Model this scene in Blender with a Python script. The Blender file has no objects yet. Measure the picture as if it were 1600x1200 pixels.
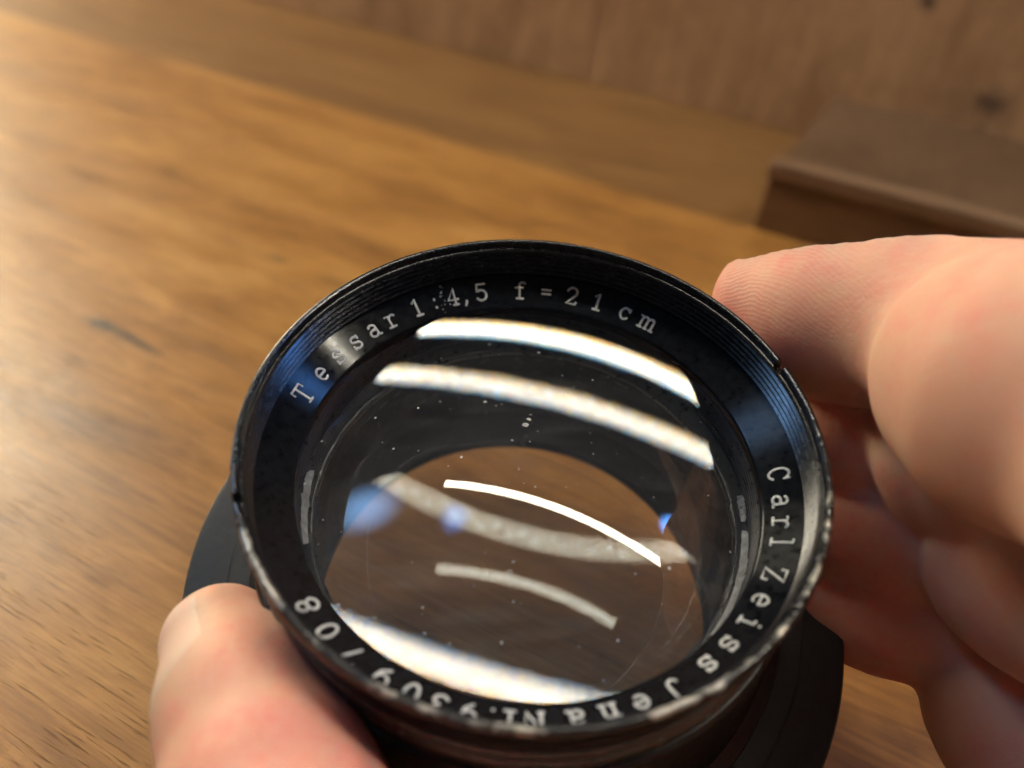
import bpy, bmesh, math, random
import numpy as np
from mathutils import Matrix, Vector
random.seed(4)
rs = np.random.default_rng(4)
sc = bpy.context.scene
COL = sc.collection
MM = 0.001                      # everything below is written in millimetres

# ---------------------------------------------------------------- frames (camera: x right, y down, z forward)
FPX = 1190.0
nc = np.array([0.0562396, -0.65274988, -0.75548309]); nc /= np.linalg.norm(nc)      # optical axis of the old lens
Cc = np.array([2.576, 4.377, 82.99])                                                # middle of its front rim
U = np.array([330., -1900., -FPX]); U /= np.linalg.norm(U)
X = np.array([3400., 1320., -FPX]); X -= U * (X @ U); X /= np.linalg.norm(X)
Y = np.cross(U, X)
W = np.array([X, Y, U])
RF, SF = 44.9, 33.7
low = (Cc - nc * SF) @ U - RF * math.sqrt(1 - (nc @ U) ** 2)
CAMH = -low + 8.0
CAM = np.array([-(W @ Cc)[0], -(W @ Cc)[1], CAMH])
def c2w(p): return np.asarray(p) @ W.T + CAM
def at(px, py, d): return c2w(np.array([(px - 800) / FPX * d, (py - 600) / FPX * d, d]))
zl = -nc; xl = np.cross([0, 1, 0], zl); xl /= np.linalg.norm(xl); yl = np.cross(zl, xl)

# ---------------------------------------------------------------- camera
cd = bpy.data.cameras.new('camera'); cam = bpy.data.objects.new('camera', cd); COL.objects.link(cam)
R3 = np.column_stack([W @ [1, 0, 0], W @ [0, -1, 0], W @ [0, 0, -1]])
m = Matrix([list(R3[i]) + [CAM[i] * MM] for i in range(3)] + [[0, 0, 0, 1]])
cam.matrix_world = m
cd.sensor_width = 36; cd.lens = FPX * 36 / 1600
cd.clip_start = 0.002; cd.clip_end = 20
cd.dof.use_dof = True; cd.dof.focus_distance = 0.0955; cd.dof.aperture_fstop = 12.5; cd.dof.aperture_blades = 0
sc.camera = cam

# ---------------------------------------------------------------- world and lamps
w = bpy.data.worlds.new('World'); sc.world = w; w.use_nodes = True
bg = w.node_tree.nodes['Background']; bg.inputs[0].default_value = (0.80, 0.86, 1.0, 1); bg.inputs[1].default_value = 0.05
sc.view_settings.view_transform = 'Standard'; sc.view_settings.look = 'None'
sc.view_settings.exposure = 0.0; sc.view_settings.gamma = 1.0
sc.cycles.use_denoising = True; sc.cycles.use_adaptive_sampling = False
sc.cycles.max_bounces = 12; sc.cycles.transparent_max_bounces = 24; sc.cycles.glossy_bounces = 6
sc.cycles.sample_clamp_indirect = 8
def area(name, loc, target, sx, sy, power, color):
    d = bpy.data.lights.new(name, 'AREA'); d.shape = 'RECTANGLE'; d.size = sx * MM; d.size_y = sy * MM
    d.energy = power; d.color = color
    o = bpy.data.objects.new(name, d); COL.objects.link(o)
    o.location = Vector(loc) * MM
    o.rotation_euler = (Vector(target) - Vector(loc)).to_track_quat('-Z', 'Y').to_euler()
    return o
area('window_light', (-1100, 430, 760), (-60, 60, 0), 340, 360, 7.0, (1.0, 0.90, 0.70))
area('low_window_light', (-1220, 440, 200), (-560, 330, 0), 240, 280, 12.0, (1.0, 0.86, 0.56))
def soft(o):      # brightness falls off towards the lamp's edge, so its reflection stays soft
    d = o.data; d.shape = 'ELLIPSE'; d.use_nodes = True; nt = d.node_tree
    em = [n for n in nt.nodes if n.type == 'EMISSION'][0]; g = nt.nodes.new('ShaderNodeNewGeometry')
    v = nt.nodes.new('ShaderNodeVectorMath'); v.operation = 'DISTANCE'; v.inputs[1].default_value = (.5, .5, 0)
    c = nt.nodes.new('ShaderNodeCombineXYZ'); sp = nt.nodes.new('ShaderNodeSeparateXYZ')
    nt.links.new(g.outputs['Parametric'], sp.inputs[0]); nt.links.new(sp.outputs[0], c.inputs[0]); nt.links.new(sp.outputs[1], c.inputs[1])
    nt.links.new(c.outputs[0], v.inputs[0])
    m = nt.nodes.new('ShaderNodeMapRange'); m.interpolation_type = 'SMOOTHSTEP'
    m.inputs['From Min'].default_value = .05; m.inputs['From Max'].default_value = .5; m.inputs['To Min'].default_value = 1.8; m.inputs['To Max'].default_value = 0.
    nt.links.new(v.outputs['Value'], m.inputs['Value']); nt.links.new(m.outputs[0], em.inputs['Strength'])
soft(area('blue_streak_light', (430, 330, 800), (0, 0, 40), 140, 140, 1.6, (0.12, 0.36, 1.0)))  # added unseen lamp, aimed to give the name ring its blue streak
soft(area('blue_reflection_light', (-600, -150, 700), (0, 0, 40), 260, 340, 1.5, (0.28, 0.55, 1.0)))  # added unseen lamp, placed for blue reflections on ring and glass

# ---------------------------------------------------------------- node helpers
def mat(name):
    m = bpy.data.materials.new(name); m.use_nodes = True
    nt = m.node_tree; nt.nodes.clear()
    return m, nt
class NT:
    def __init__(s, nt): s.nt = nt
    def n(s, t, **k):
        o = s.nt.nodes.new(t)
        for a, b in k.items(): setattr(o, a, b)
        return o
    def l(s, a, b): s.nt.links.new(a, b)
    def coord(s, scale, rot=(0, 0, 0), loc=(0, 0, 0)):
        t = s.n('ShaderNodeTexCoord'); mp = s.n('ShaderNodeMapping')
        mp.inputs['Scale'].default_value = [v * 1000 for v in scale]
        mp.inputs['Rotation'].default_value = rot; mp.inputs['Location'].default_value = loc
        s.l(t.outputs['Object'], mp.inputs['Vector']); return mp.outputs[0]
    def noise(s, vec, sc_=1, det=4, rough=.55, dist=0):
        o = s.n('ShaderNodeTexNoise'); o.inputs['Scale'].default_value = sc_; o.inputs['Detail'].default_value = det
        o.inputs['Roughness'].default_value = rough; o.inputs['Distortion'].default_value = dist
        s.l(vec, o.inputs['Vector']); return o.outputs['Fac']
    def ramp(s, fac, stops, interp='LINEAR'):
        o = s.n('ShaderNodeValToRGB'); e = o.color_ramp.elements; o.color_ramp.interpolation = interp
        while len(e) < len(stops): e.new(.5)
        for i, (p, c) in enumerate(stops):
            e[i].position = p; e[i].color = (c, c, c, 1) if isinstance(c, (int, float)) else (*c, 1)
        s.l(fac, o.inputs[0]); return o.outputs[0]
    def mix(s, fac, a, b, mode='MIX'):
        o = s.n('ShaderNodeMixRGB', blend_type=mode)
        for i, v in ((0, fac), (1, a), (2, b)):
            if isinstance(v, (int, float)): o.inputs[i].default_value = v if i == 0 else (v, v, v, 1)
            elif isinstance(v, tuple): o.inputs[i].default_value = (*v, 1)
            else: s.l(v, o.inputs[i])
        return o.outputs[0]
    def math(s, op, a, b=None, clamp=False):
        o = s.n('ShaderNodeMath', operation=op, use_clamp=clamp)
        for i, v in ((0, a), (1, b)):
            if v is None: continue
            if isinstance(v, (int, float)): o.inputs[i].default_value = v
            else: s.l(v, o.inputs[i])
        return o.outputs[0]
    def bump(s, h, dist, strength=1.0, normal=None):
        o = s.n('ShaderNodeBump'); o.inputs['Distance'].default_value = dist * MM; o.inputs['Strength'].default_value = strength
        s.l(h, o.inputs['Height'])
        if normal is not None: s.l(normal, o.inputs['Normal'])
        return o.outputs[0]
    def principled(s, **k):
        o = s.n('ShaderNodeBsdfPrincipled')
        for a, b in k.items():
            i = o.inputs[a.replace('_', ' ')]
            if hasattr(b, 'is_output') or isinstance(b, bpy.types.NodeSocket): s.l(b, i)
            elif isinstance(b, tuple) and len(b) == 3 and i.type == 'RGBA': i.default_value = (*b, 1)
            else: i.default_value = b
        out = s.n('ShaderNodeOutputMaterial'); s.l(o.outputs[0], out.inputs[0]); return o

# ---------------------------------------------------------------- materials
def wood(name, dark, mid, light, axis='x', rough=.42, seed=0., pores=1.0, knots=(), coarse=1.0, contrast=1.0):
    m, nt = mat(name); N = NT(nt)
    def S(along, across, third=None):
        t = across if third is None else third
        return (along, across, t) if axis == 'x' else ((across, along, t) if axis == 'y' else (across, t, along))
    L = (seed * 3.1, seed * 7.7, seed * 1.3)
    big = N.noise(N.coord(S(.010 * coarse, .032 * coarse), loc=L), 1, 3, .5, .6)
    band = N.noise(N.coord(S(.026 * coarse, .19 * coarse), loc=L), 1, 6, .66, 1.1)
    fine = N.noise(N.coord(S(.055, 1.5), loc=L), 1, 6, .75, .3)
    blot = N.noise(N.coord(S(.045, .075), loc=L), 1, 5, .65, .8)
    f = N.math('ADD', N.math('MULTIPLY', big, .42), N.math('MULTIPLY', band, .36))
    f = N.math('ADD', f, N.math('MULTIPLY', fine, .40 * min(1.0, .5 + .5 * pores)))
    f = N.math('SUBTRACT', f, .07 * min(1.0, .5 + .5 * pores))
    f = N.math('ADD', f, N.math('MULTIPLY', blot, .30))
    c = N.ramp(f, [(.67 - .17 * contrast, dark), (.66, mid), (.67 + .14 * contrast, light)])
    # open pores: short dark dashes along the grain
    pn = N.noise(N.coord(S(.12, 2.6), loc=(5, 2, 1)), 1, 2, .5)
    pm = N.ramp(pn, [(.60, 0.0), (.70, 1.0)])
    pz = N.ramp(N.noise(N.coord(S(.01, .05), loc=(2, 9, 4)), 1, 3), [(.42, 0.), (.6, 1.)])
    pm = N.math('MULTIPLY', pm, N.math('MULTIPLY', pz, .42 * pores))
    c = N.mix(pm, c, tuple(v * .45 for v in dark))
    tc = N.n('ShaderNodeTexCoord')
    for (kx, ky, kz, rx, ry, rz, st, rot) in knots:
        mp = N.n('ShaderNodeMapping', vector_type='TEXTURE')
        mp.inputs['Location'].default_value = (kx * MM, ky * MM, kz * MM); mp.inputs['Scale'].default_value = (rx * MM, ry * MM, rz * MM)
        mp.inputs['Rotation'].default_value = rot
        N.l(tc.outputs['Object'], mp.inputs['Vector'])
        vn = N.n('ShaderNodeTexNoise'); vn.inputs['Scale'].default_value = 1.6; vn.inputs['Detail'].default_value = 3; N.l(mp.outputs[0], vn.inputs['Vector'])
        ln = N.n('ShaderNodeVectorMath', operation='LENGTH'); N.l(mp.outputs[0], ln.inputs[0])
        d = N.math('ADD', ln.outputs['Value'], N.math('MULTIPLY', N.math('SUBTRACT', vn.outputs['Fac'], .5), 1.4))
        k = N.ramp(d, [(.25, st), (1.0, 0.)])
        c = N.mix(k, c, (.022, .012, .008))
    if pores >= 1:
        scn = N.noise(N.coord((.012, .9, .3), rot=(0, 0, -1.1)), 1, 2, .5, .5)
        scm = N.math('MULTIPLY', N.ramp(scn, [(.695, 0.), (.715, 1.)]), N.ramp(N.noise(N.coord((.012, .012, .012), loc=(4, 4, 0)), 1, 2), [(.48, 0.), (.62, .30)]))
        c = N.mix(scm, c, (.62, .44, .25))
    h = N.math('ADD', N.math('MULTIPLY', fine, .6), N.math('MULTIPLY', pm, -1.4))
    r = N.ramp(band, [(.3, rough - .08), (.7, rough + .10)])
    sc_l = N.noise(N.coord((.02, .5, .5) if axis == 'x' else (.5, .5, .02), rot=(0, 0, .5)), 1, 2)
    h2 = N.math('ADD', h, N.math('MULTIPLY', N.noise(N.coord(S(.02, .06)), 1, 2), 6.))
    N.principled(Base_Color=c, Roughness=r, Normal=N.bump(h2, .10), Coat_Weight=.25, Coat_Roughness=.28, Specular_IOR_Level=.4)
    return m
def onwall(px, py, y0=504.0, off=504.0):      # a point of the boarding, in the wall's own coordinates
    d = W @ np.array([(px - 800) / FPX, (py - 600) / FPX, 1.]); t = (y0 - CAM[1]) / d[1]; q = CAM + d * t
    return float(q[0]), float(q[1] - off), float(q[2])
def ontab(px, py):
    d = W @ np.array([(px - 800) / FPX, (py - 600) / FPX, 1.]); q = CAM - d * CAM[2] / d[2]; return float(q[0]), float(q[1]), 0.
M_TABLE = wood('varnished_oak', (.140, .055, .011), (.345, .150, .030), (.50, .25, .062), 'x', .36, 1.0, 1.6,
               knots=[(*ontab(160, 508), 6.5, 3.0, 4, 1., (0, 0, -.12)), (*ontab(205, 530), 15, 2.3, 4, .85, (0, 0, -.10)), (*ontab(435, 405), 5, 3, 4, .5, (0, 0, 0)), (*ontab(520, 440), 9, 4, 4, .35, (0, 0, 0)), (*ontab(440, 590), 7, 2.5, 4, .35, (0, 0, 0)),
                      (-78, 72, 0, 10, 2.2, 4, .3, (0, 0, 0))])
M_TABLE2 = wood('varnished_oak_shade_in_colour', (.13, .058, .018), (.225, .110, .031), (.29, .15, .05), 'x', .42, 5.0, .4)  # darker oak: the panel's shade is put into this board's colour
M_WALL = wood('brown_panel_wood', (.27, .138, .060), (.43, .232, .110), (.53, .315, .16), 'z', .55, 9.0, .2, coarse=.4,
              knots=[(*onwall(1548, 165), 14, 30, 12, .75, (0, 0, 0)), (*onwall(1532, 202), 4, 30, 4, .7, (0, 0, 0)), (*onwall(1450, 4), 7, 30, 7, .9, (0, 0, 0)), (*onwall(1500, 225), 12, 30, 12, .3, (0, 0, 0))])
M_LEDGE = wood('dark_ledge_wood', (.105, .053, .021), (.19, .097, .038), (.25, .132, .055), 'x', .5, 3.0, .3)
M_LEDGETOP = wood('ledge_top_wood', (.085, .044, .019), (.135, .072, .034), (.18, .10, .05), 'y', .5, 6.0, .2)
M_LEDGE2 = wood('ledge_cap_wood', (.16, .088, .042), (.22, .128, .066), (.26, .16, .085), 'x', .5, 4.0, .2)

def lacquer(name, base=(.012, .012, .014), rough=.22, wear=None, aniso=False, bump=.012, spec=.5, metal=0.0, edge=None, grooves=0.0, attrw=0.0):
    """black paint on brass/steel; edge=(z0,z1) in lens mm: paint is rubbed off near that level"""
    m, nt = mat(name); N = NT(nt)
    n1 = N.noise(N.coord((.9, .9, .9)), 1, 6, .65)
    n2 = N.noise(N.coord((.25, .25, .25), loc=(3, 1, 2)), 1, 4, .6)
    col = N.mix(N.ramp(n1, [(.35, 0.), (.75, 1.)]), base, tuple(v * 2.2 + .004 for v in base))
    mt = metal; rg = N.ramp(n1, [(.3, rough * .8), (.75, rough * 1.7)])
    if edge or wear:
        tc = N.n('ShaderNodeTexCoord'); sp = N.n('ShaderNodeSeparateXYZ'); N.l(tc.outputs['Object'], sp.inputs[0])
        thr = N.math('ADD', N.math('MULTIPLY', n2, .55), N.math('MULTIPLY', n1, .45))
        if edge:
            z = N.math('MULTIPLY', sp.outputs['Z'], 1000.)
            dz = N.math('ABSOLUTE', N.math('SUBTRACT', z, edge[0]))
            k = N.math('SUBTRACT', 1.0, N.math('DIVIDE', dz, edge[1]), True)
            sv = N.math('ADD', thr, N.math('MULTIPLY', k, edge[2]))
        else: sv = thr
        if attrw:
            aw = N.n('ShaderNodeAttribute', attribute_name='worn_glare'); sv = N.math('ADD', sv, N.math('MULTIPLY', aw.outputs['Fac'], attrw))
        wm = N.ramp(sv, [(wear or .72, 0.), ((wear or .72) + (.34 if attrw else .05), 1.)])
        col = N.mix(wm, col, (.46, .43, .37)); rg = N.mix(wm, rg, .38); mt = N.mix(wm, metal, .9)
    hh = N.noise(N.coord((1.6, 1.6, 1.6)), 1, 5, .6)
    nrm = N.bump(hh, bump)
    if grooves:
        tc2 = N.n('ShaderNodeTexCoord'); sp2 = N.n('ShaderNodeSeparateXYZ'); N.l(tc2.outputs['Object'], sp2.inputs[0])
        rr = N.math('SQRT', N.math('ADD', N.math('POWER', sp2.outputs['X'], 2.), N.math('POWER', sp2.outputs['Y'], 2.)))
        g = N.n('ShaderNodeTexNoise', noise_dimensions='1D'); g.inputs['Scale'].default_value = 1.; g.inputs['Detail'].default_value = 3
        N.l(N.math('MULTIPLY', rr, 9000.), g.inputs['W'])
        nrm = N.bump(g.outputs['Fac'], grooves, 1., nrm)
    p = N.principled(Base_Color=col, Roughness=rg, Metallic=mt, Normal=nrm, Specular_IOR_Level=spec)
    if aniso:
        p.inputs['Anisotropic'].default_value = .9; p.inputs['Anisotropic Rotation'].default_value = .25
        tg = N.n('ShaderNodeTangent', direction_type='RADIAL', axis='Z'); N.l(tg.outputs[0], p.inputs['Tangent'])
    return m
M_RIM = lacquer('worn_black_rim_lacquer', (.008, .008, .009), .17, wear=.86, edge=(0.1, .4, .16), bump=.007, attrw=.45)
M_RING = lacquer('turned_black_name_ring', (.004, .0045, .006), .13, aniso=True, bump=.0008, grooves=.0012, spec=.19)
M_BARREL = lacquer('black_barrel_lacquer', (.010, .010, .010), .30, wear=.86, bump=.02)
M_STEEL = lacquer('worn_steel_band', (.10, .098, .09), .36, wear=.60, metal=.8, bump=.02)
M_FLANGE = lacquer('satin_black_flange', (.010, .011, .013), .42, bump=.03, spec=.35)
M_INNER = lacquer('blackened_inner_mount', (.012, .013, .016), .28, wear=.70, bump=.03)
M_BAFFLE = lacquer('dark_inner_tube', (.006, .007, .009), .5, bump=.03, spec=.3)
M_CHIP = lacquer('bare_metal_chip', (.30, .29, .27), .55, metal=.35, bump=.05)
m, nt = mat('engraving_paint'); N = NT(nt)
N.principled(Base_Color=N.mix(N.ramp(N.noise(N.coord((2, 2, 2)), 1, 5), [(.35, 0.), (.7, 1.)]), (.82, .81, .76), (.60, .59, .54)), Roughness=.6)
M_PAINT = m

def glass(name, refl, disp=0.0, tint=(.97, .975, .97), dust=0.0, haze=0.0, rr=None, rim=None):
    m, nt = mat(name); N = NT(nt)
    out = N.n('ShaderNodeOutputMaterial')
    tr = N.n('ShaderNodeBsdfTransparent'); tr.inputs[0].default_value = (*tint, 1)
    if rr:
        tr = N.n('ShaderNodeBsdfRefraction'); tr.inputs['Color'].default_value = (*tint, 1); tr.inputs['Roughness'].default_value = rr; tr.inputs['IOR'].default_value = 1.12
    g0 = N.n('ShaderNodeNewGeometry'); dt_ = N.n('ShaderNodeVectorMath', operation='DOT_PRODUCT')
    N.l(g0.outputs['Normal'], dt_.inputs[0]); N.l(g0.outputs['Incoming'], dt_.inputs[1])
    fz = N.math('POWER', N.math('SUBTRACT', 1., N.math('ABSOLUTE', dt_.outputs['Value']), True), 5.)
    fac = N.math('MINIMUM', N.math('ADD', refl * .92, N.math('MULTIPLY', fz, .8)), .5)
    if disp:
        gm = N.n('ShaderNodeNewGeometry'); parts = []
        tc = N.n('ShaderNodeVectorTransform', vector_type='VECTOR', convert_from='OBJECT', convert_to='WORLD')
        tc.inputs[0].default_value = (0, 1, 0)
        for col, k in (((.42, .24, .03), 1.0), ((.26, .22, .12), .5), ((.32, .32, .32), 0.), ((0., .22, .53), -.8)):
            sc_ = N.n('ShaderNodeVectorMath', operation='SCALE'); N.l(tc.outputs[0], sc_.inputs[0]); sc_.inputs['Scale'].default_value = k * disp
            ad = N.n('ShaderNodeVectorMath', operation='ADD'); N.l(gm.outputs['Normal'], ad.inputs[0]); N.l(sc_.outputs[0], ad.inputs[1])
            nm = N.n('ShaderNodeVectorMath', operation='NORMALIZE'); N.l(ad.outputs[0], nm.inputs[0])
            g = N.n('ShaderNodeBsdfGlossy'); g.inputs['Roughness'].default_value = 0.0; g.inputs[0].default_value = (*col, 1)
            N.l(nm.outputs[0], g.inputs['Normal']); parts.append(g.outputs[0])
        s = parts[0]
        for p in parts[1:]:
            a = N.n('ShaderNodeAddShader'); N.l(s, a.inputs[0]); N.l(p, a.inputs[1]); s = a.outputs[0]
    else:
        g = N.n('ShaderNodeBsdfGlossy'); g.inputs['Roughness'].default_value = 0.0; g.inputs[0].default_value = (1, 1, 1, 1); s = g.outputs[0]
    mx = N.n('ShaderNodeMixShader'); N.l(fac, mx.inputs[0]); N.l(tr.outputs[0], mx.inputs[1]); N.l(s, mx.inputs[2]); cur = mx.outputs[0]
    if rim:      # the ground edge of this element shows as a thin pale ring
        t9 = N.n('ShaderNodeTexCoord'); s9 = N.n('ShaderNodeSeparateXYZ'); N.l(t9.outputs['Object'], s9.inputs[0])
        r9 = N.math('MULTIPLY', N.math('SQRT', N.math('ADD', N.math('POWER', s9.outputs['X'], 2.), N.math('POWER', s9.outputs['Y'], 2.))), 1000.)
        d9 = N.n('ShaderNodeBsdfDiffuse'); d9.inputs[0].default_value = (.6, .58, .55, 1)
        m9 = N.n('ShaderNodeMixShader'); N.l(N.ramp(N.math('SUBTRACT', r9, rim), [(0., 0.), (.28, .22)]), m9.inputs[0]); N.l(cur, m9.inputs[1]); N.l(d9.outputs[0], m9.inputs[2]); cur = m9.outputs[0]
    if dust or haze:
        v = N.n('ShaderNodeTexVoronoi', feature='F1'); v.inputs['Scale'].default_value = .75; v.inputs['Randomness'].default_value = 1
        N.l(N.coord((1, 1, 1)), v.inputs['Vector'])
        sepc = N.n('ShaderNodeSeparateColor'); N.l(v.outputs['Color'], sepc.inputs[0])
        rad = N.math('MULTIPLY', N.math('POWER', sepc.outputs[0], 7.), .16)
        spot = N.ramp(N.math('SUBTRACT', rad, v.outputs['Distance']), [(0.0, 0.), (.02, 1.)])
        smear = N.ramp(N.noise(N.coord((.06, .25, .1), rot=(0, 0, .5)), 1, 5, .65, 1.5), [(.45, .25), (.75, 1.)])
        # hair-fine cleaning scratches
        scr = N.noise(N.coord((.03, 3.2, .1), rot=(0, 0, 1.0)), 1, 2, .5, .4)
        scr = N.math('MULTIPLY', N.ramp(scr, [(.70, 0.), (.74, 1.)]), N.ramp(N.noise(N.coord((.1, .1, .1)), 1, 2), [(.5, 0.), (.7, 1.)]))
        df = N.n('ShaderNodeBsdfDiffuse'); df.inputs[0].default_value = (.74, .71, .70, 1)
        f = N.math('ADD', N.math('MULTIPLY', spot, dust), N.math('MULTIPLY', smear, haze))
        f = N.math('ADD', f, N.math('MULTIPLY', scr, dust * .18), True)
        m2 = N.n('ShaderNodeMixShader'); N.l(f, m2.inputs[0]); N.l(cur, m2.inputs[1]); N.l(df.outputs[0], m2.inputs[2]); cur = m2.outputs[0]
    N.l(cur, out.inputs[0]); return m

# ---------------------------------------------------------------- mesh helpers
def link(o, parent=None):
    COL.objects.link(o)
    if parent: o.parent = parent
    return o
def mesh_obj(name, verts, faces, mt, parent=None, smooth=True, scale=MM):
    me = bpy.data.meshes.new(name); me.from_pydata([tuple(v) for v in np.asarray(verts, float) * scale], [], [tuple(int(i) for i in f) for f in faces])
    me.materials.append(mt)
    if smooth: me.polygons.foreach_set('use_smooth', [True] * len(me.polygons))
    me.update(); return link(bpy.data.objects.new(name, me), parent)
def tag(o, label, cat, group=None, kind=None):
    o['label'] = label; o['category'] = cat
    if group: o['group'] = group
    if kind: o['kind'] = kind
    return o
def empty(name, loc=(0, 0, 0)):
    o = bpy.data.objects.new(name, None); o.empty_display_size = .01; COL.objects.link(o); o.location = Vector(loc) * MM; return o
def board(name, x0, x1, y0, y1, z0, z1, mt, parent, bev=.6):
    bm = bmesh.new(); bmesh.ops.create_cube(bm, size=1)
    for v in bm.verts:
        v.co = Vector(((x0 + x1) / 2 + v.co.x * (x1 - x0), (y0 + y1) / 2 + v.co.y * (y1 - y0), (z0 + z1) / 2 + v.co.z * (z1 - z0))) * MM
    bmesh.ops.bevel(bm, geom=bm.edges[:], offset=bev * MM, segments=2, profile=.5, affect='EDGES')
    me = bpy.data.meshes.new(name); bm.to_mesh(me); bm.free(); me.materials.append(mt)
    return link(bpy.data.objects.new(name, me), parent)

# ---------------------------------------------------------------- the setting: table and panel behind
SEAM, BACK = 269.5, 504.0
tb = tag(empty('wooden_table'), 'varnished orange-brown oak table top under the lens', 'table')
board('plank', -1400, 1400, -700, SEAM - .3, -26, 0, M_TABLE, tb, .8)
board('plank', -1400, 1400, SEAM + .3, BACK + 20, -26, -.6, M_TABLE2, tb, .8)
pw = tag(empty('wooden_panel_wall', (0, BACK, 0)), 'upright brown wooden boarding behind the table', 'wall')
xs = [-1400, -1120, -860, -640, -402, -185, 6, 230, 420, 640, 900, 1200]
FWD = SEAM + 14
for i in range(len(xs) - 1):
    b = board('board', xs[i] + .1, xs[i + 1] - .1, (i % 2) * .6, 18, -.5, 620, M_WALL, pw, .6)
lg = tag(empty('wooden_ledge', (0, SEAM, 0)), 'low dark wooden ledge with a paler top edge, against the boarding on the right', 'ledge')
board('ledge_front', -11, 900, 0, 11, -.5, 22.2, M_LEDGE, lg, .8)
board('ledge_cap', -12.5, 900, -1.5, 13.5, 22.0, 28.5, M_LEDGE2, lg, 1.0)

board('ledge_top', -10, 900, 13.6, BACK - SEAM - .5, 19, 26.6, M_LEDGETOP, lg, .8)

# ---------------------------------------------------------------- ceiling tube whose light and mirror images the photograph shows
def l2w(p): return c2w(np.asarray(p) @ np.array([xl, yl, zl]) + Cc)
La, Lb = l2w([-259, -453, -769.]), l2w([642, -117, -763.])
La[2] = Lb[2] = (La[2] + Lb[2]) / 2
lamp = tag(empty('led_tube_lamp', (La + Lb) / 2), 'long white LED tube lamp hanging above the table, mirrored in the glass', 'lamp')
lamp.rotation_euler = (0, 0, math.atan2(Lb[1] - La[1], Lb[0] - La[0]))
LEN = float(np.linalg.norm(Lb - La)); LW = 33.
m, nt = mat('led_diffuser'); N = NT(nt); out = N.n('ShaderNodeOutputMaterial'); em = N.n('ShaderNodeEmission')
tc = N.n('ShaderNodeTexCoord'); sp = N.n('ShaderNodeSeparateXYZ'); N.l(tc.outputs['Object'], sp.inputs[0])
def dots(yoff, xoff, pitch):
    u = N.math('SUBTRACT', N.math('FRACT', N.math('DIVIDE', N.math('ADD', N.math('MULTIPLY', sp.outputs['X'], 1000.), 5000 + xoff), pitch)), .5)
    u = N.math('MULTIPLY', u, pitch); v = N.math('SUBTRACT', N.math('MULTIPLY', sp.outputs['Y'], 1000.), yoff)
    d = N.math('SQRT', N.math('ADD', N.math('POWER', u, 2.), N.math('POWER', v, 2.)))
    return N.ramp(N.math('DIVIDE', d, 11.), [(.25, 1.), (1., 0.)], 'EASE')
dd = N.math('ADD', dots(3.2, 0., 44.), dots(-3.2, 22., 44.), True)
N.l(N.mix(dd, (1.0, .90, .70), (1.0, .97, .88)), em.inputs[0])
N.l(N.math('ADD', 46., N.math('MULTIPLY', dd, 44.)), em.inputs[1]); N.l(em.outputs[0], out.inputs[0]); M_LED = m
m, nt = mat('white_lamp_housing'); N = NT(nt); N.principled(Base_Color=(.75, .75, .74), Roughness=.4); M_HOUSE = m
board('diffuser', -LEN / 2, LEN / 2, -LW / 2, LW / 2, 0, 3, M_LED, lamp, .8)
board('housing', -LEN / 2 - 2, LEN / 2 + 2, -LW / 2 - 2, LW / 2 + 2, 3.2, 26, M_HOUSE, lamp, 2)

# ---------------------------------------------------------------- the lens (local: z towards the viewer, depth s = -z)
lens = tag(empty('camera_lens', c2w(Cc)), 'old black brass-mounted camera lens, front glass up, held tilted between the fingertips', 'camera lens')
E3 = [W @ xl, -(W @ yl), W @ nc]
lens.rotation_euler = Matrix([[E3[c][r] for c in range(3)] for r in range(3)]).to_euler()
NOT = [math.radians(-163.6), math.radians(16.4)]
def lathe(name, prof, mt, seg=360, parent=lens, mod=None, closed=False, smooth=True):
    a = np.linspace(0, 2 * math.pi, seg, endpoint=False)
    prof = np.asarray(prof, float); k = len(prof)
    S = np.repeat(prof[None, :, 0], seg, 0); R = np.repeat(prof[None, :, 1], seg, 0); A = np.repeat(a[:, None], k, 1)
    if mod: S, R = mod(S, R, A)
    V = np.stack([R * np.cos(A), R * np.sin(A), -S], -1).reshape(-1, 3)
    i = np.arange(seg)[:, None]; j = np.arange(k - 1 if not closed else k)[None, :]
    i2 = (i + 1) % seg; j2 = (j + 1) % k
    F = np.stack([i * k + j, i * k + j2, i2 * k + j2, i2 * k + j], -1).reshape(-1, 4)
    o = mesh_obj(name, V, F, mt, parent, smooth)
    me = o.data; bm = bmesh.new(); bm.from_mesh(me); bmesh.ops.recalc_face_normals(bm, faces=bm.faces[:]); bm.to_mesh(me); bm.free()
    if smooth: 
        try: me.set_sharp_from_angle(angle=math.radians(32))
        except Exception: pass
    return o
def dang(a, b): return np.abs((a - b + math.pi) % (2 * math.pi) - math.pi)
ph = rs.uniform(0, 6.28, 24); am = rs.normal(size=24)
def wob(A, fs, g=1.0):
    o = np.zeros_like(A)
    for q, fr in enumerate(fs): o += am[q] * np.sin(fr * A + ph[q])
    return o * g / math.sqrt(len(fs))
def rim_mod(S, R, A):
    # milled outer edge, dings on the lip, two spanner slots
    kn = ((np.round(A / (2 * math.pi) * 1440).astype(int) % 4) < 2).astype(float)
    outer = (R > 31.95) & (S > .5) & (S < 2.4)
    R = R - outer * kn * .13
    lip = np.clip(1 - S / .9, 0, 1)
    near = np.clip(-np.sin(A) * 1.4 + .35, .12, 1)            # the near half of the lip is the battered one
    d = wob(A, [61, 97, 143, 211, 37, 173, 19, 29]) ; d = np.clip(d - .3, 0, 2)
    S = S + lip * near * d * .06
    R = R + lip * near * wob(A, [71, 113, 181, 53, 23, 37], .035)
    for a0 in NOT:
        hw = .62 / 31.6
        inn = (dang(A, a0) < hw) & (R > 30.95)
        S = np.where(inn & (S < 1.3), 1.3, S)
    return S, R
prof = [(5.6, 31.05)]
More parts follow.
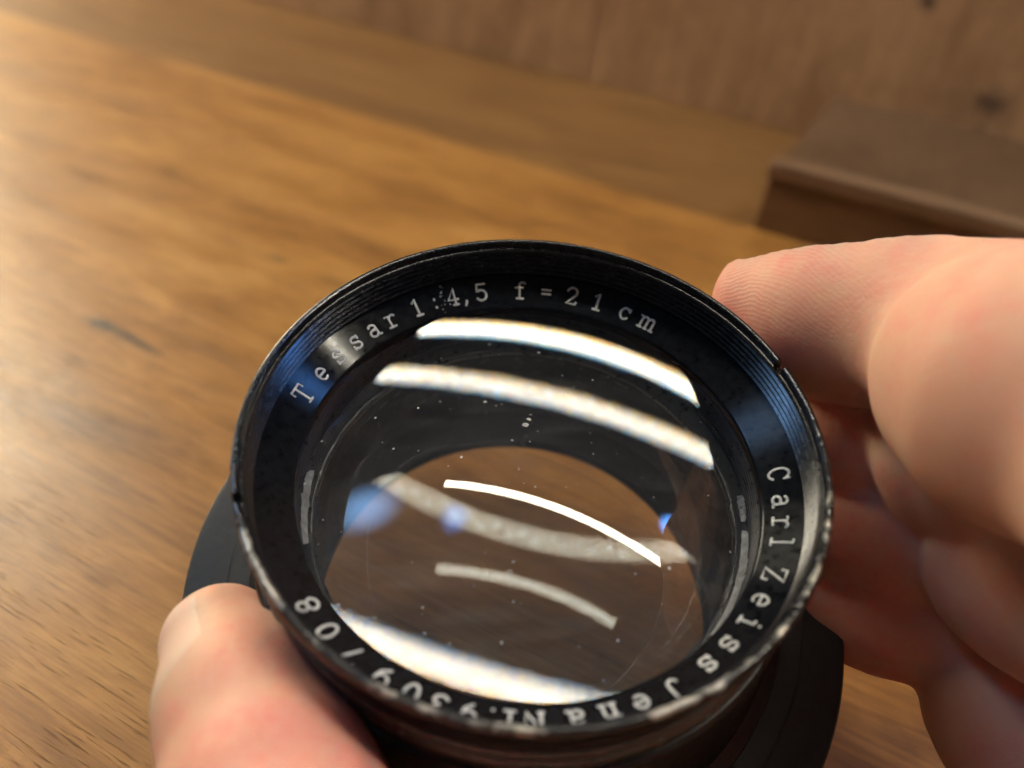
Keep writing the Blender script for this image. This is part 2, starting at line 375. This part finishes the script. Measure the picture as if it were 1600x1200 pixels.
for q in range(5):
    s0 = 5.2 - q * .82
    prof += [(s0, 30.72), (s0 - .14, 30.66), (s0 - .36, 30.95), (s0 - .50, 31.0), (s0 - .68, 30.74)]
prof += [(1.0, 30.95), (.95, 31.15), (.35, 31.2), (.12, 31.28), (0, 31.45), (-.02, 31.65), (.06, 31.86), (.3, 32.02), (.6, 32.1), (.7, 32.12), (2.2, 32.12), (2.3, 32.0), (2.5, 31.85), (3.9, 31.8), (4.1, 31.6), (4.15, 31.1), (5.6, 31.05)]
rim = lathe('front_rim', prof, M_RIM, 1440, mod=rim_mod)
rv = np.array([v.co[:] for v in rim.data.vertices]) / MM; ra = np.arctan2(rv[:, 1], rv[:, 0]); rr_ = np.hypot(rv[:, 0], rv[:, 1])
near_worn_glare = np.clip(-np.sin(ra) * 1.6 + .25, 0, 1) * np.clip(1 - np.abs(-rv[:, 2] - .25) / 1.1, 0, 1) * (rr_ > 31.1)  # near lip: rubbed paint, plus silver glare put in as bare metal
near_worn_glare *= np.clip(.75 + wob(ra, [9, 14, 23, 31, 47], .22), 0, 1)
a_ = rim.data.attributes.new('worn_glare', 'FLOAT', 'POINT'); a_.data.foreach_set('value', near_worn_glare.astype(np.float32))
# name ring: shallow cone between the thread and the glass
def cone_s(r): return 5.5 + (31.05 - r) * .602
ring = lathe('name_ring', [(cone_s(31.04) + 1.2, 31.04), (cone_s(31.04), 31.04), (cone_s(29), 29), (cone_s(27.15), 27.15), (cone_s(27) + .02, 26.95), (cone_s(26.9) + .12, 26.86), (8.6, 26.86), (9.6, 27.1), (9.6, 31.04)], M_RING, 360, closed=True)
# barrel pieces behind the rim
lathe('worn_band', [(4.3, 31.0), (4.3, 31.3), (4.6, 31.45), (7.2, 31.4), (7.4, 31.2), (7.5, 30.9)], M_BARREL, 360)
lathe('silver_band', [(7.4, 30.5), (7.5, 31.5), (7.8, 31.75), (9.0, 31.7), (9.3, 31.3), (9.7, 31.2), (9.9, 31.6), (10.3, 31.9), (11.9, 31.95), (12.1, 31.7), (12.2, 31.2)], M_STEEL, 360,
      mod=lambda S, R, A: (S, R - ((R > 31.85) & ((np.round(A / (2 * math.pi) * 360).astype(int) % 2) == 0)) * .06))
lathe('barrel', [(12.0, 30.8), (12.1, 32.2), (12.5, 32.6), (14.5, 32.8), (24, 33.6), (29, 34.6), (30.2, 36.2), (30.9, 36.4), (33.5, 36.4)], M_BARREL, 240)
lathe('flange', [(30.9, 35.8), (30.75, 38.5), (30.75, 39.0), (30.95, 39.3), (31.0, 43.9), (31.2, 44.6), (31.6, 44.9), (33.0, 44.9), (33.5, 44.5), (33.6, 43.8), (33.6, 31.5)], M_FLANGE, 300)
lathe('rear_tube', [(33.6, 33.8), (46.4, 33.8), (46.9, 33.5), (47.0, 33.0), (47.0, 31.5), (46.6, 31.2)], M_BARREL, 200)
# inside: threads, mount of the first glass, tapering tube
th = [(9.4, 27.15)]
for q in range(7):
    s0 = 9.6 + q * .62; th += [(s0, 27.25), (s0 + .3, 27.0), (s0 + .45, 27.0)]
th += [(14.2, 27.2), (14.6, 26.9), (15.2, 26.35), (15.6, 26.2), (16.4, 26.2)]
lathe('inner_thread', th, M_INNER, 240)
lathe('glass_retainer', [(15.5, 27.5), (15.8, 26.0), (16.1, 25.75), (16.8, 25.9), (17.4, 26.8), (17.5, 28.2)], M_INNER, 240,
      mod=lambda S, R, A: (S, R + wob(A, [17, 31, 47, 83, 121], .07)))
lathe('inner_tube', [(17.3, 28.6), (22, 29.2), (24, 29.0), (24.2, 29.4), (30, 29.9), (38, 30.2), (44.6, 30.3), (44.9, 29.6), (45.6, 29.5), (46.6, 31.2)], M_BAFFLE, 200)
# bare metal chips on the glass retainer
def chip(a0, a1, s0, s1, r0, r1):
    n_ = 26; V = []; F = []
    for q in range(n_ + 1):
        t = q / n_; a = math.radians(a0 + (a1 - a0) * t); wv = math.sin(math.pi * t) ** .45
        for c in range(4):
            cc = c / 3; jag = (rs.random() - .5) * 1.1 * wv; wv *= .55 + .45 * rs.random()
            sm = (s0 + s1) / 2 + (cc - .5) * (s1 - s0) * wv + jag
            rr = r0 + (r1 - r0) * cc - .05 * (c in (1, 2))
            V.append((rr * math.cos(a), rr * math.sin(a), -sm))
    for q in range(n_):
        for c in range(3): F.append((q * 4 + c, q * 4 + c + 1, q * 4 + c + 5, q * 4 + c + 4))
    mesh_obj('metal_chip', V, F, M_CHIP, lens)
chip(172, 194, 12.6, 15.2, 26.9, 26.3)
chip(-12, -44, 12.8, 15.2, 26.95, 26.35)
chip(-1, -9, 13.4, 15.0, 26.9, 26.4)

# optical surfaces: each is a thin curved sheet of glass, z = v + ax + by + cx2 + dxy + ey2 (depth)
GL = {'C': [7.0, 0.0, 0.0, 0.00769, 0.0, 0.00769], 'A': [11.78058, -0.0145, 0.27865, 0.00324, 0.00189, 0.00225],
      'B': [12.11723, -0.00108, 0.1917, 0.00209, 0.00131, 0.00147], 'E': [33.64841, 0.13289, 0.06972, -0.01201, -0.01174, 0.00142],
      'D': [39.51003, 0.01613, -0.01124, -0.00569, -0.00083, -0.00485], 'F': [15.08677, 0.01081, -0.04306, -0.00304, -0.00176, -0.00035]}
M_G = {'C': glass('front_glass_surface', .048, 0, (.985, .985, .985), .9, .044), 'A': glass('edge_glass_surface', .036, -.0017),
       'B': glass('second_glass_surface', .025, -.0013), 'F': glass('rear_of_front_glass', .025, .0012, dust=.6, haze=.032),
       'D': glass('rear_glass_surface', .0125, 0, tint=(.66, .62, .64), haze=.16, rr=.18), 'E': glass('inner_glass_surface', .014, 0, rim=20.2)}  # D: mauve tint and haze put phone and hand reflections into the colour
GN = {'C': 'front_glass', 'F': 'front_glass_back', 'A': 'bevelled_glass', 'B': 'second_glass', 'D': 'rear_glass', 'E': 'middle_glass'}
GR = {'C': (0, 27.0), 'F': (0, 26.9), 'A': (0, 26.2), 'B': (0, 27.3), 'D': (0, 30.6), 'E': (0, 20.5)}
def sheet(key):
    v, a, b, c, d, e = GL[key]; r0, r1 = GR[key]; nr, na = 40, 160
    V = [(0, 0, -v)]; F = []
    for i in range(1, nr + 1):
        r = r1 * i / nr
        for j in range(na):
            t = 2 * math.pi * j / na; x, y = r * math.cos(t), r * math.sin(t)     # here y points down the picture
            V.append((x, -y, -max(0, v + a * x + b * y + c * x * x + d * x * y + e * y * y)))
    for j in range(na): F.append((0, 1 + (j + 1) % na, 1 + j))
    for i in range(nr - 1):
        for j in range(na):
            p, q = 1 + i * na + j, 1 + i * na + (j + 1) % na; F.append((p, q, q + na, p + na))
    return mesh_obj(GN[key], V, F, M_G[key], lens)
for k_ in GL: sheet(k_)
def on_front(px, py):      # point of the front glass seen at that place, in lens coordinates
    d = np.array([(px - 800) / FPX, (py - 600) / FPX, 1.]); B = np.array([xl, yl, zl]); o = B @ (-Cc); d = B @ d; t = 70.
    for _ in range(20):
        q = o + d * t; g = 7.0 + .00769 * (q[0] ** 2 + q[1] ** 2) - q[2]
        t -= g / (2 * .00769 * (q[0] * d[0] + q[1] * d[1]) - d[2])
    q = o + d * t; return np.array([q[0], -q[1], -q[2]])
m, nt = mat('dried_dust'); N = NT(nt)
N.principled(Base_Color=N.mix(N.noise(N.coord((3, 3, 3)), 1, 3), (.62, .59, .50), (.35, .33, .28)), Roughness=.8); M_DUST = m
for (px, py, r0_) in ((820, 664, .34), (826, 655, .24), (829, 648, .12), (800, 688, .13), (828, 690, .10), (758, 628, .16), (775, 634, .10), (784, 632, .08), (1005, 690, .07), (880, 612, .07), (802, 878, .10), (797, 893, .16), (784, 1004, .16), (700, 900, .07), (1010, 842, .08), (660, 960, .07), (690, 560, .09), (1095, 660, .08)):
    c = on_front(px, py); nn = np.array([2 * .00769 * c[0], 2 * .00769 * c[1], 1.]); nn /= np.linalg.norm(nn)
    t1 = np.cross(nn, [0, 1, 0]); t1 /= np.linalg.norm(t1); t2 = np.cross(nn, t1); k_ = 10
    rad = r0_ * rs.uniform(.55, 1.35, k_); st = rs.uniform(.6, 1.6)
    V = [c + nn * (.03 + r0_ * .35)] + [c + nn * .02 + (t1 * math.cos(2 * math.pi * i / k_) * st + t2 * math.sin(2 * math.pi * i / k_)) * rad[i] for i in range(k_)]
    mesh_obj('dust_speck', V, [(0, 1 + i, 1 + (i + 1) % k_) for i in range(k_)], M_DUST, lens)

# ---------------------------------------------------------------- engraved lettering: stroke alphabet, white paint in the grooves
def arc(cx, cy, rx, ry, a0, a1, n_=14):
    return [(cx + rx * math.cos(math.radians(a0 + (a1 - a0) * i / n_)), cy + ry * math.sin(math.radians(a0 + (a1 - a0) * i / n_))) for i in range(n_ + 1)]
G = {
 'T': [[(-.36, .76), (-.36, 1), (.36, 1), (.36, .76)], [(0, 1), (0, 0)], [(-.18, 0), (.18, 0)]],
 'e': [[(-.28, .36), (.28, .36)] + arc(0, .36, .28, .34, 0, 305)],
 's': [[(.24, .7), (.24, .52)], [(.24, .56)] + arc(0, .53, .22, .17, 30, 210, 10) + [(.1, .33)] + arc(.02, .18, .24, .18, 60, -150, 10), [(-.26, .22), (-.26, 0)]],
 'a': [arc(-.02, .5, .22, .2, 150, 20, 8) + [(.2, .12), (.24, .02), (.36, .02)], arc(-.04, .2, .24, .19, 50, 320, 12) + [(.2, .16)], [(.2, .42), (-.02, .4), (-.16, .36)]],
 'r': [[(-.3, .68), (-.1, .68), (-.1, 0)], [(-.3, 0), (.14, 0)], [(-.1, .44)] + arc(.12, .46, .21, .22, 170, 40, 8)],
 '1': [[(-.2, .8), (0, 1), (0, 0)], [(-.2, 0), (.2, 0)]],
 ':': [[(0, .1), (0, .16)], [(0, .58), (0, .64)]],
 ',': [[(.04, .12), (.04, .04), (-.06, -.16)]],
 '4': [[(.12, 0), (.12, 1), (-.3, .32), (.32, .32)], [(-.04, 0), (.28, 0)]],
 '5': [[(.26, 1), (-.2, 1), (-.24, .54)] + arc(0, .32, .3, .32, 130, -150, 16)],
 'f': [[(-.26, .68), (.2, .68)], [(-.2, 0), (.2, 0)], [(-.02, 0), (-.02, .78)] + arc(.17, .8, .19, .2, 180, 40, 8)],
 '=': [[(-.26, .62), (.26, .62)], [(-.26, .38), (.26, .38)]],
 '2': [arc(0, .72, .28, .28, 170, -30, 12) + [(-.28, 0), (.3, 0), (.3, .12)]],
 'c': [[(.24, .68), (.24, .5)], arc(0, .35, .27, .34, 40, 320, 16)],
 'm': [[(-.5, .68), (-.36, .68), (-.36, 0)], [(-.5, 0), (-.24, 0)], [(-.36, .52)] + arc(-.18, .5, .17, .18, 150, 0, 8) + [(0, 0)], [(-.08, 0), (.1, 0)], [(0, .52)] + arc(.18, .5, .17, .18, 150, 0, 8) + [(.36, 0)], [(.26, 0), (.5, 0)]],
 'n': [[(-.36, .68), (-.2, .68), (-.2, 0)], [(-.34, 0), (-.06, 0)], [(-.2, .5)] + arc(.02, .47, .2, .21, 150, 0, 8) + [(.22, 0)], [(.1, 0), (.36, 0)]],
 'C': [[(.3, .98), (.3, .7)], arc(0, .5, .32, .5, 40, 320, 20)],
 'l': [[(-.16, 1), (0, 1), (0, 0)], [(-.2, 0), (.2, 0)]],
 'Z': [[(-.3, .78), (-.3, 1), (.3, 1), (-.32, 0), (.32, 0), (.32, .22)]],
 'i': [[(-.16, .68), (0, .68), (0, 0)], [(-.2, 0), (.2, 0)], [(0, .93), (0, .97)]],
 'J': [[(-.05, 1), (.3, 1)], [(.14, 1), (.14, .22)] + arc(-.08, .22, .22, .22, 0, -170, 10)],
 'N': [[(-.42, 0), (-.2, 0)], [(-.42, 1), (-.3, 1), (.3, 0), (.3, 1)], [(-.3, 1), (-.3, 0)], [(.18, 1), (.42, 1)]],
 '.': [[(0, .04), (0, .08)]],
 '0': [arc(0, .5, .27, .5, 90, 450, 24)],
 '8': [arc(0, .74, .22, .25, 90, 450, 20), arc(0, .26, .28, .26, 90, 450, 20)],
 '9': [arc(0, .68, .27, .31, -10, 350, 20) + [(.26, .6), (.2, .25), (-.1, 0)]],
 '7': [[(-.28, .84), (-.28, 1), (.28, 1), (-.06, 0)]],
 '6': [arc(0, .31, .27, .31, 170, 530, 20) + [(-.24, .5), (0, .92), (.18, 1)]],
 '3': [arc(0, .74, .24, .25, 160, -80, 12), arc(0, .26, .28, .26, 90, -160, 14)],
}
TXT = [('T', 159.9), ('e', 152.1), ('s', 145.3), ('s', 138.9), ('a', 132.8), ('r', 127.0), ('1', 118.8), (':', 113.5), ('4', 108.4), (',', 104.9), ('5', 100.3), ('f', 89.4), ('=', 82.0), ('2', 74.8), ('1', 67.4), ('c', 59.2), ('m', 52.4),
       ('C', -4.5), ('a', -11.6), ('r', -17.4), ('l', -22.6), ('Z', -31.0), ('e', -37.9), ('i', -44.0), ('s', -50.4), ('s', -56.8), ('J', -65.6), ('e', -72.6), ('n', -79.0), ('a', -85.3),
       ('N', -93.2), ('r', -98.0), ('.', -100.8), ('9', -105), ('3', -110.6), ('0', -116.2), ('9', -122.3), ('7', -129.5), ('0', -136.6), ('8', -143.5)]
CA = math.atan(.602)
def on_cone(az, g, h):
    rm = 28.95; r = rm + g * math.cos(CA); s = cone_s(r)
    r -= h * math.sin(CA); s -= h * math.cos(CA)
    return np.array([r * math.cos(az), r * math.sin(az), -s])
def letter(ch, azd, H=2.35, wd=.165):
    a0 = math.radians(azd); V = []; F = []
    for pl in G[ch]:
        P = [on_cone(a0 - gx * H / 28.9, (gy - .5) * H, .0) for gx, gy in pl]
        Nn = [on_cone(a0 - gx * H / 28.9, (gy - .5) * H, 1.) - p for (gx, gy), p in zip(pl, P)]
        # round ends
        d0 = P[0] - P[1]; d1 = P[-1] - P[-2]; d0 /= np.linalg.norm(d0); d1 /= np.linalg.norm(d1)
        R_ = [wd * .35] + [wd] * len(P) + [wd * .35]
        P = [P[0] + d0 * wd * .75] + P + [P[-1] + d1 * wd * .75]; Nn = [Nn[0]] + Nn + [Nn[-1]]
        base = len(V)
        for i, p in enumerate(P):
            t = P[min(i + 1, len(P) - 1)] - P[max(i - 1, 0)]; t /= np.linalg.norm(t) + 1e-9
            nn = Nn[i]; b = np.cross(t, nn); b /= np.linalg.norm(b)
            for k in range(8):
                an = 2 * math.pi * k / 8
                V.append(p + b * math.cos(an) * R_[i] * (1 + .08 * rs.normal()) + nn * math.sin(an) * R_[i] * .45 + nn * .01)
        for i in range(len(P) - 1):
            for k in range(8):
                k2 = (k + 1) % 8; F.append((base + i * 8 + k, base + i * 8 + k2, base + i * 8 + 8 + k2, base + i * 8 + 8 + k))
        F.append([base + k for k in range(8)][::-1]); F.append([base + (len(P) - 1) * 8 + k for k in range(8)])
    o = mesh_obj('letter' if ch.isalpha() else ('numeral' if ch.isdigit() else 'punctuation_mark'), V, F, M_PAINT, ring)
for ch, a_ in TXT: letter(ch, a_)
# chipped lacquer beside the 4
for q in range(16):
    a_ = math.radians(110.6 + rs.normal() * .7); g = rs.uniform(-2.0, 2.1); r_ = rs.uniform(.05, .16)
    c = on_cone(a_, g, .0); tn = np.array([-math.sin(a_), math.cos(a_), 0]); nn = on_cone(a_, g, 1.) - c; b = np.cross(tn, nn)
    ring_ = [c + (tn * math.cos(t) + b * math.sin(t)) * r_ * rs.uniform(.5, 1.3) for t in np.linspace(0, 2 * math.pi, 8, endpoint=False)]
    mesh_obj('paint_chip', [c + nn * .05] + ring_, [(0, 1 + k, 1 + (k + 1) % 8) for k in range(8)], M_CHIP, ring, False)

# ---------------------------------------------------------------- the hand: one continuous skin from a signed distance field (camera-frame mm)
def P(px, py, d): return np.array([(px - 800) / FPX * d, (py - 600) / FPX * d, d])
def cap(Q, a, b, ra, rb):
    a = np.asarray(a, float); b = np.asarray(b, float); ab = b - a
    t = np.clip(((Q - a) @ ab) / (ab @ ab), 0, 1)
    return np.linalg.norm(Q - a - t[:, None] * ab, axis=1) - (ra + (rb - ra) * t)
def ell(Q, c, r):
    k = np.linalg.norm((Q - c) / r, axis=1); return (k - 1) * min(r)
def smin(a, b, k):
    h = np.clip(.5 + .5 * (b - a) / k, 0, 1); return b + (a - b) * h - k * h * (1 - h)
FING = {   # joints tip, end joint, middle joint, knuckle: (px, py, depth) and radii
 'index': [(1216, 478, 106), (1404, 508, 93), (1622, 612, 74), (1860, 730, 62)],
 'middle': [(1270, 665, 110), (1400, 690, 104), (1546, 708, 93), (1760, 830, 80)],
 'ring': [(1330, 822, 106), (1480, 840, 101), (1618, 902, 89), (1850, 1040, 76)],
 'little': [(1300, 938, 109), (1470, 985, 103), (1577, 1130, 95), (1720, 1330, 84)]}
KN = {'index': (82, 36, 52), 'middle': (84, 46, 58), 'ring': (88, 58, 66), 'little': (78, 68, 72)}
RAD = {'index': (9.1, 10.9, 13.3, 13.0, 12.5), 'middle': (8.9, 10.0, 12.3, 12., 12.), 'ring': (8.5, 9.2, 10.5, 11., 11.5), 'little': (7.6, 7.9, 8.7, 9.6, 10.5)}
def finger(Q, k):
    t, d, p, e = [P(*q) for q in FING[k]]; kn = np.array(KN[k], float); r = RAD[k]
    o = smin(cap(Q, t, t + (d - t) * .5, r[0], r[1]), cap(Q, t + (d - t) * .45, t + (d - t) * .85, r[1], r[1]), 2.)
    md = cap(Q, d + (p - d) * .82, p, r[2] * .97, r[2] * 1.03); md = smin(md, cap(Q, p, p + (e - p) * .5, r[2] * 1.0, r[3] * .97), 2.5)
    pr = smin(cap(Q, e, kn, r[3] * 1.03, r[4]), cap(Q, p + (e - p) * .5, e, r[3] * .88, r[3] * .9), 1.0)
    j = cap(Q, t + (d - t) * .85, d + (p - d) * .45, r[1] * .84, r[1] * .84)
    if k == 'index': o = smin(o, cap(Q, P(1440, 480, 91), P(1620, 556, 78), 8.6, 12.0), 3.5)
    o = smin(o, j, 1.2); o = smin(o, md, .8); return smin(o, pr, .9)
TH = [P(347, 1004, 84), P(385, 1100, 77), P(470, 1420, 62), np.array([20., 70., 52.])]
def thumb(Q):
    a = cap(Q, TH[0], TH[1], 6.4, 8.1); b = cap(Q, TH[1], TH[1] + (TH[2] - TH[1]) * .5, 8.2, 9.6)
    o = smin(a, b, 3.); o = smin(o, cap(Q, TH[1] + (TH[2] - TH[1]) * .55, TH[2], 9.4, 10.4), 2.5)
    return smin(o, cap(Q, TH[2], TH[3], 10.6, 15.), 4.)
def hand(Q):
    f = thumb(Q)
    fg = finger(Q, 'index')
    for k in ('middle', 'ring', 'little'): fg = smin(fg, finger(Q, k), .8)
    palm = cap(Q, [72, 44, 46], [56, 82, 62], 14, 16)
    palm = smin(palm, cap(Q, [84, 62, 62], [60, 92, 60], 14, 17), 8.)
    palm = smin(palm, cap(Q, TH[3], [52, 90, 56], 14, 17), 8.)
    palm = smin(palm, cap(Q, [66, 94, 60], [124, 138, 44], 18, 22), 10.)
    o = smin(f, fg, 1.5); return smin(o, palm, 6.)
def surface_net(fn, lo, hi, h):
    ax = [np.arange(lo[i], hi[i] + h, h) for i in range(3)]
    nx, ny, nz = map(len, ax)
    V = np.empty((nx, ny, nz), np.float32)
    yy, zz = np.meshgrid(ax[1], ax[2], indexing='ij')
    for i0 in range(0, nx, 8):
        xs_ = ax[0][i0:i0 + 8]
        q = np.stack([np.repeat(xs_, ny * nz), np.tile(yy.ravel(), len(xs_)), np.tile(zz.ravel(), len(xs_))], 1)
        V[i0:i0 + 8] = fn(q).reshape(len(xs_), ny, nz)
    s = V < 0
    c = s[:-1, :-1, :-1].astype(np.int8)
    for dx, dy, dz in ((1,0,0),(0,1,0),(0,0,1),(1,1,0),(1,0,1),(0,1,1),(1,1,1)):
        c = c + s[dx:nx - 1 + dx, dy:ny - 1 + dy, dz:nz - 1 + dz]
    act = (c > 0) & (c < 8); idx = -np.ones(act.shape, int); cells = np.argwhere(act); idx[act] = np.arange(len(cells))
    pts = cells * h + np.array(lo) + h / 2
    F = []
    for axis in range(3):
        d = [0, 0, 0]; d[axis] = 1
        a = s[1:nx - 1 , 1:ny - 1, 1:nz - 1]
        b = s[1 + d[0]:nx - 1 + d[0], 1 + d[1]:ny - 1 + d[1], 1 + d[2]:nz - 1 + d[2]]
        e = np.argwhere(a != b) + 1; sg = s[e[:, 0], e[:, 1], e[:, 2]]
        u, v = [(1, 2), (2, 0), (0, 1)][axis]
        def I(du, dv):
            q = e.copy(); q[:, u] -= du; q[:, v] -= dv
            ok = np.all(q < np.array(idx.shape), axis=1); r = -np.ones(len(q), int); r[ok] = idx[q[ok, 0], q[ok, 1], q[ok, 2]]; return r
        q4 = np.stack([I(1, 1), I(0, 1), I(0, 0), I(1, 0)], 1)
        q4[~sg] = q4[~sg][:, ::-1]
        F.append(q4[(q4 >= 0).all(1)])
    F = np.concatenate(F)
    # project to the surface, relaxing between projections
    def proj(pts, n_):
        for _ in range(n_):
            f0 = fn(pts); g = np.stack([(fn(pts + e_) - fn(pts - e_)) / .1 for e_ in np.eye(3) * .05], 1)
            gn = (g * g).sum(1) + 1e-6; pts = pts - g * np.clip(f0 / gn, -h, h)[:, None]
        return pts
    pts = proj(pts, 2)
    ed = np.concatenate([F[:, [0, 1]], F[:, [1, 2]], F[:, [2, 3]], F[:, [3, 0]]]); ed = np.concatenate([ed, ed[:, ::-1]])
    cnt = np.bincount(ed[:, 0], minlength=len(pts))[:, None]
    for _ in range(3):
        av = np.stack([np.bincount(ed[:, 0], weights=pts[ed[:, 1], k], minlength=len(pts)) for k in range(3)], 1) / np.maximum(cnt, 1)
        pts = pts * .5 + av * .5
        pts = proj(pts, 1)
    for _ in range(2):
        av = np.stack([np.bincount(ed[:, 0], weights=pts[ed[:, 1], k], minlength=len(pts)) for k in range(3)], 1) / np.maximum(cnt, 1)
        pts = pts * .5 + av * .5
    return pts, F
hv, hf = surface_net(hand, (-42, -18, 24), (130, 142, 124), 0.92)

m, nt = mat('skin'); N = NT(nt)
n1 = N.noise(N.coord((.09, .09, .09)), 1, 4, .55); n2 = N.noise(N.coord((.9, .9, .9)), 1, 3, .6)
at1 = N.n('ShaderNodeAttribute', attribute_name='pink')
mixf = N.math('ADD', N.math('MULTIPLY', at1.outputs['Fac'], .75), N.math('MULTIPLY', N.math('SUBTRACT', N.noise(N.coord((.16, .16, .16), loc=(2, 1, 0)), 1, 5, .65), .5), 1.9), True)
col = N.mix(mixf, (.79, .44, .305), (.80, .255, .205))
col = N.mix(N.math('MULTIPLY', N.ramp(n2, [(.4, 0.), (.8, 1.)]), .35), col, (.78, .50, .38))
at2 = N.n('ShaderNodeAttribute', attribute_name='ridge')
tc = N.n('ShaderNodeTexCoord'); wv = N.n('ShaderNodeTexWave', wave_type='BANDS', bands_direction='X'); wv.inputs['Scale'].default_value = 1.0
wv.inputs['Distortion'].default_value = 0
nz_ = N.noise(N.coord((.16, .16, .16)), 1, 2)
ph_ = N.math('ADD', N.math('MULTIPLY', at2.outputs['Fac'], 1.0), N.math('MULTIPLY', nz_, 2.2))
rg = N.math('SINE', N.math('MULTIPLY', ph_, 11.5))
at3 = N.n('ShaderNodeAttribute', attribute_name='pad')
vo = N.n('ShaderNodeTexVoronoi', feature='DISTANCE_TO_EDGE'); vo.inputs['Scale'].default_value = 1.25; N.l(N.coord((1, 1, 1)), vo.inputs['Vector'])
cells = N.ramp(vo.outputs['Distance'], [(0., 0.), (.12, 1.)])
hgt = N.math('ADD', N.math('MULTIPLY', N.math('MULTIPLY', rg, at3.outputs['Fac']), .22), N.math('ADD', N.math('MULTIPLY', N.noise(N.coord((1.5, 1.5, 1.5)), 1, 4, .6), 1.1), N.math('MULTIPLY', cells, .10)))
col = N.mix(N.math('MULTIPLY', N.math('MULTIPLY', N.ramp(rg, [(.5, 0.), (1., 1.)]), at3.outputs['Fac']), .16), col, (.85, .62, .52))
p = N.principled(Base_Color=col, Roughness=.55, Normal=N.bump(hgt, .05), Subsurface_Weight=.6, Subsurface_Scale=.005, Specular_IOR_Level=.28)
p.inputs['Subsurface Radius'].default_value = (1.0, .26, .13)
M_SKIN = m
hd = mesh_obj('person', c2w(hv), hf, M_SKIN)
tag(hd, 'bare hand gripping the lens, thumb at lower left and fingers curled round its right side', 'person')
def attr(me, name, vals):
    a = me.attributes.new(name, 'FLOAT', 'POINT'); a.data.foreach_set('value', np.asarray(vals, np.float32))
tip = P(*FING['index'][0]); ij = P(*FING['index'][1])
di = np.linalg.norm(hv - tip, axis=1); dt = np.linalg.norm(hv - TH[0], axis=1)
pads = np.clip(1.5 - di / 15, 0, 1)
thp = cap(hv, TH[0], TH[2], 0, 0)
pk = np.zeros(len(hv)) + .12
for k in FING:
    a_, b_ = P(*FING[k][0]), P(*FING[k][1])
    pk = np.maximum(pk, np.clip(1.25 - np.abs(cap(hv, a_, b_, 0, 0)) / 17, 0, 1) * np.clip(((hv - b_) @ (a_ - b_)) / ((a_ - b_) @ (a_ - b_)) * 1.4 + .1, .1, 1))
rt = (hv[:, 0] - TH[1][0]) / 8.
pk = np.where(dt < 45, np.clip(.35 + rt * .5, .05, .95), pk)
attr(hd.data, 'pink', pk)
g1 = np.linalg.norm((hv - (tip + np.array([-7, 16, -6.]))), axis=1); g2 = (hv - TH[0]) @ (np.array([.25, .9, -.3])) + 3 * rt
attr(hd.data, 'ridge', np.where(dt < 45, g2, g1))
attr(hd.data, 'pad', np.maximum(pads, np.where(dt < 45, np.clip(rt * 1.3 + .2, 0, 1), 0)))
# thumb nail
ta = (TH[0] - TH[1]) / np.linalg.norm(TH[0] - TH[1]); nd = np.array([-.44, .0, -.90]); nd -= ta * (nd @ ta); nd /= np.linalg.norm(nd); bd = np.cross(ta, nd)
NV = []; NF = []; nu, nv = 22, 26
for i in range(nv + 1):
    v_ = i / nv
    for j in range(nu + 1):
        u_ = j / nu * 2 - 1
        cut = 1.4 * u_ * u_
        al = 3.6 - cut * (v_ > .5) * (v_ - .5) * 2 - (1 - v_) * (12.0 - 2.4 * u_ * u_)
        an = u_ * math.radians(50)
        dr = nd * math.cos(an) + bd * math.sin(an); c = TH[0] + ta * al
        an -= (1 - v_) * .30
        r_ = 3.0
        for _ in range(24): r_ += float(thumb((c + dr * r_)[None])[0]) * -.8
        edge = max(abs(u_), abs(v_ * 2 - 1) if v_ < .5 else 0)
        lift = .045 - .14 * max(0, (edge - .88) / .12)
        if v_ > .97: lift = .03
        NV.append(c + dr * (r_ + lift))
for i in range(nv):
    for j in range(nu): q = i * (nu + 1) + j; NF.append((q, q + 1, q + nu + 2, q + nu + 1))
m, nt = mat('nail'); N = NT(nt); 
N.principled(Base_Color=N.mix(N.noise(N.coord((.2, .2, .2)), 1, 3), (.77, .50, .41), (.82, .60, .45)), Roughness=.6, Specular_IOR_Level=.25, Subsurface_Weight=.4, Subsurface_Scale=.003, Normal=N.bump(N.noise(N.coord((1, 1, 1)), 1, 3), .02))
nail = mesh_obj('thumb_nail', c2w(np.array(NV)), NF, m, hd)
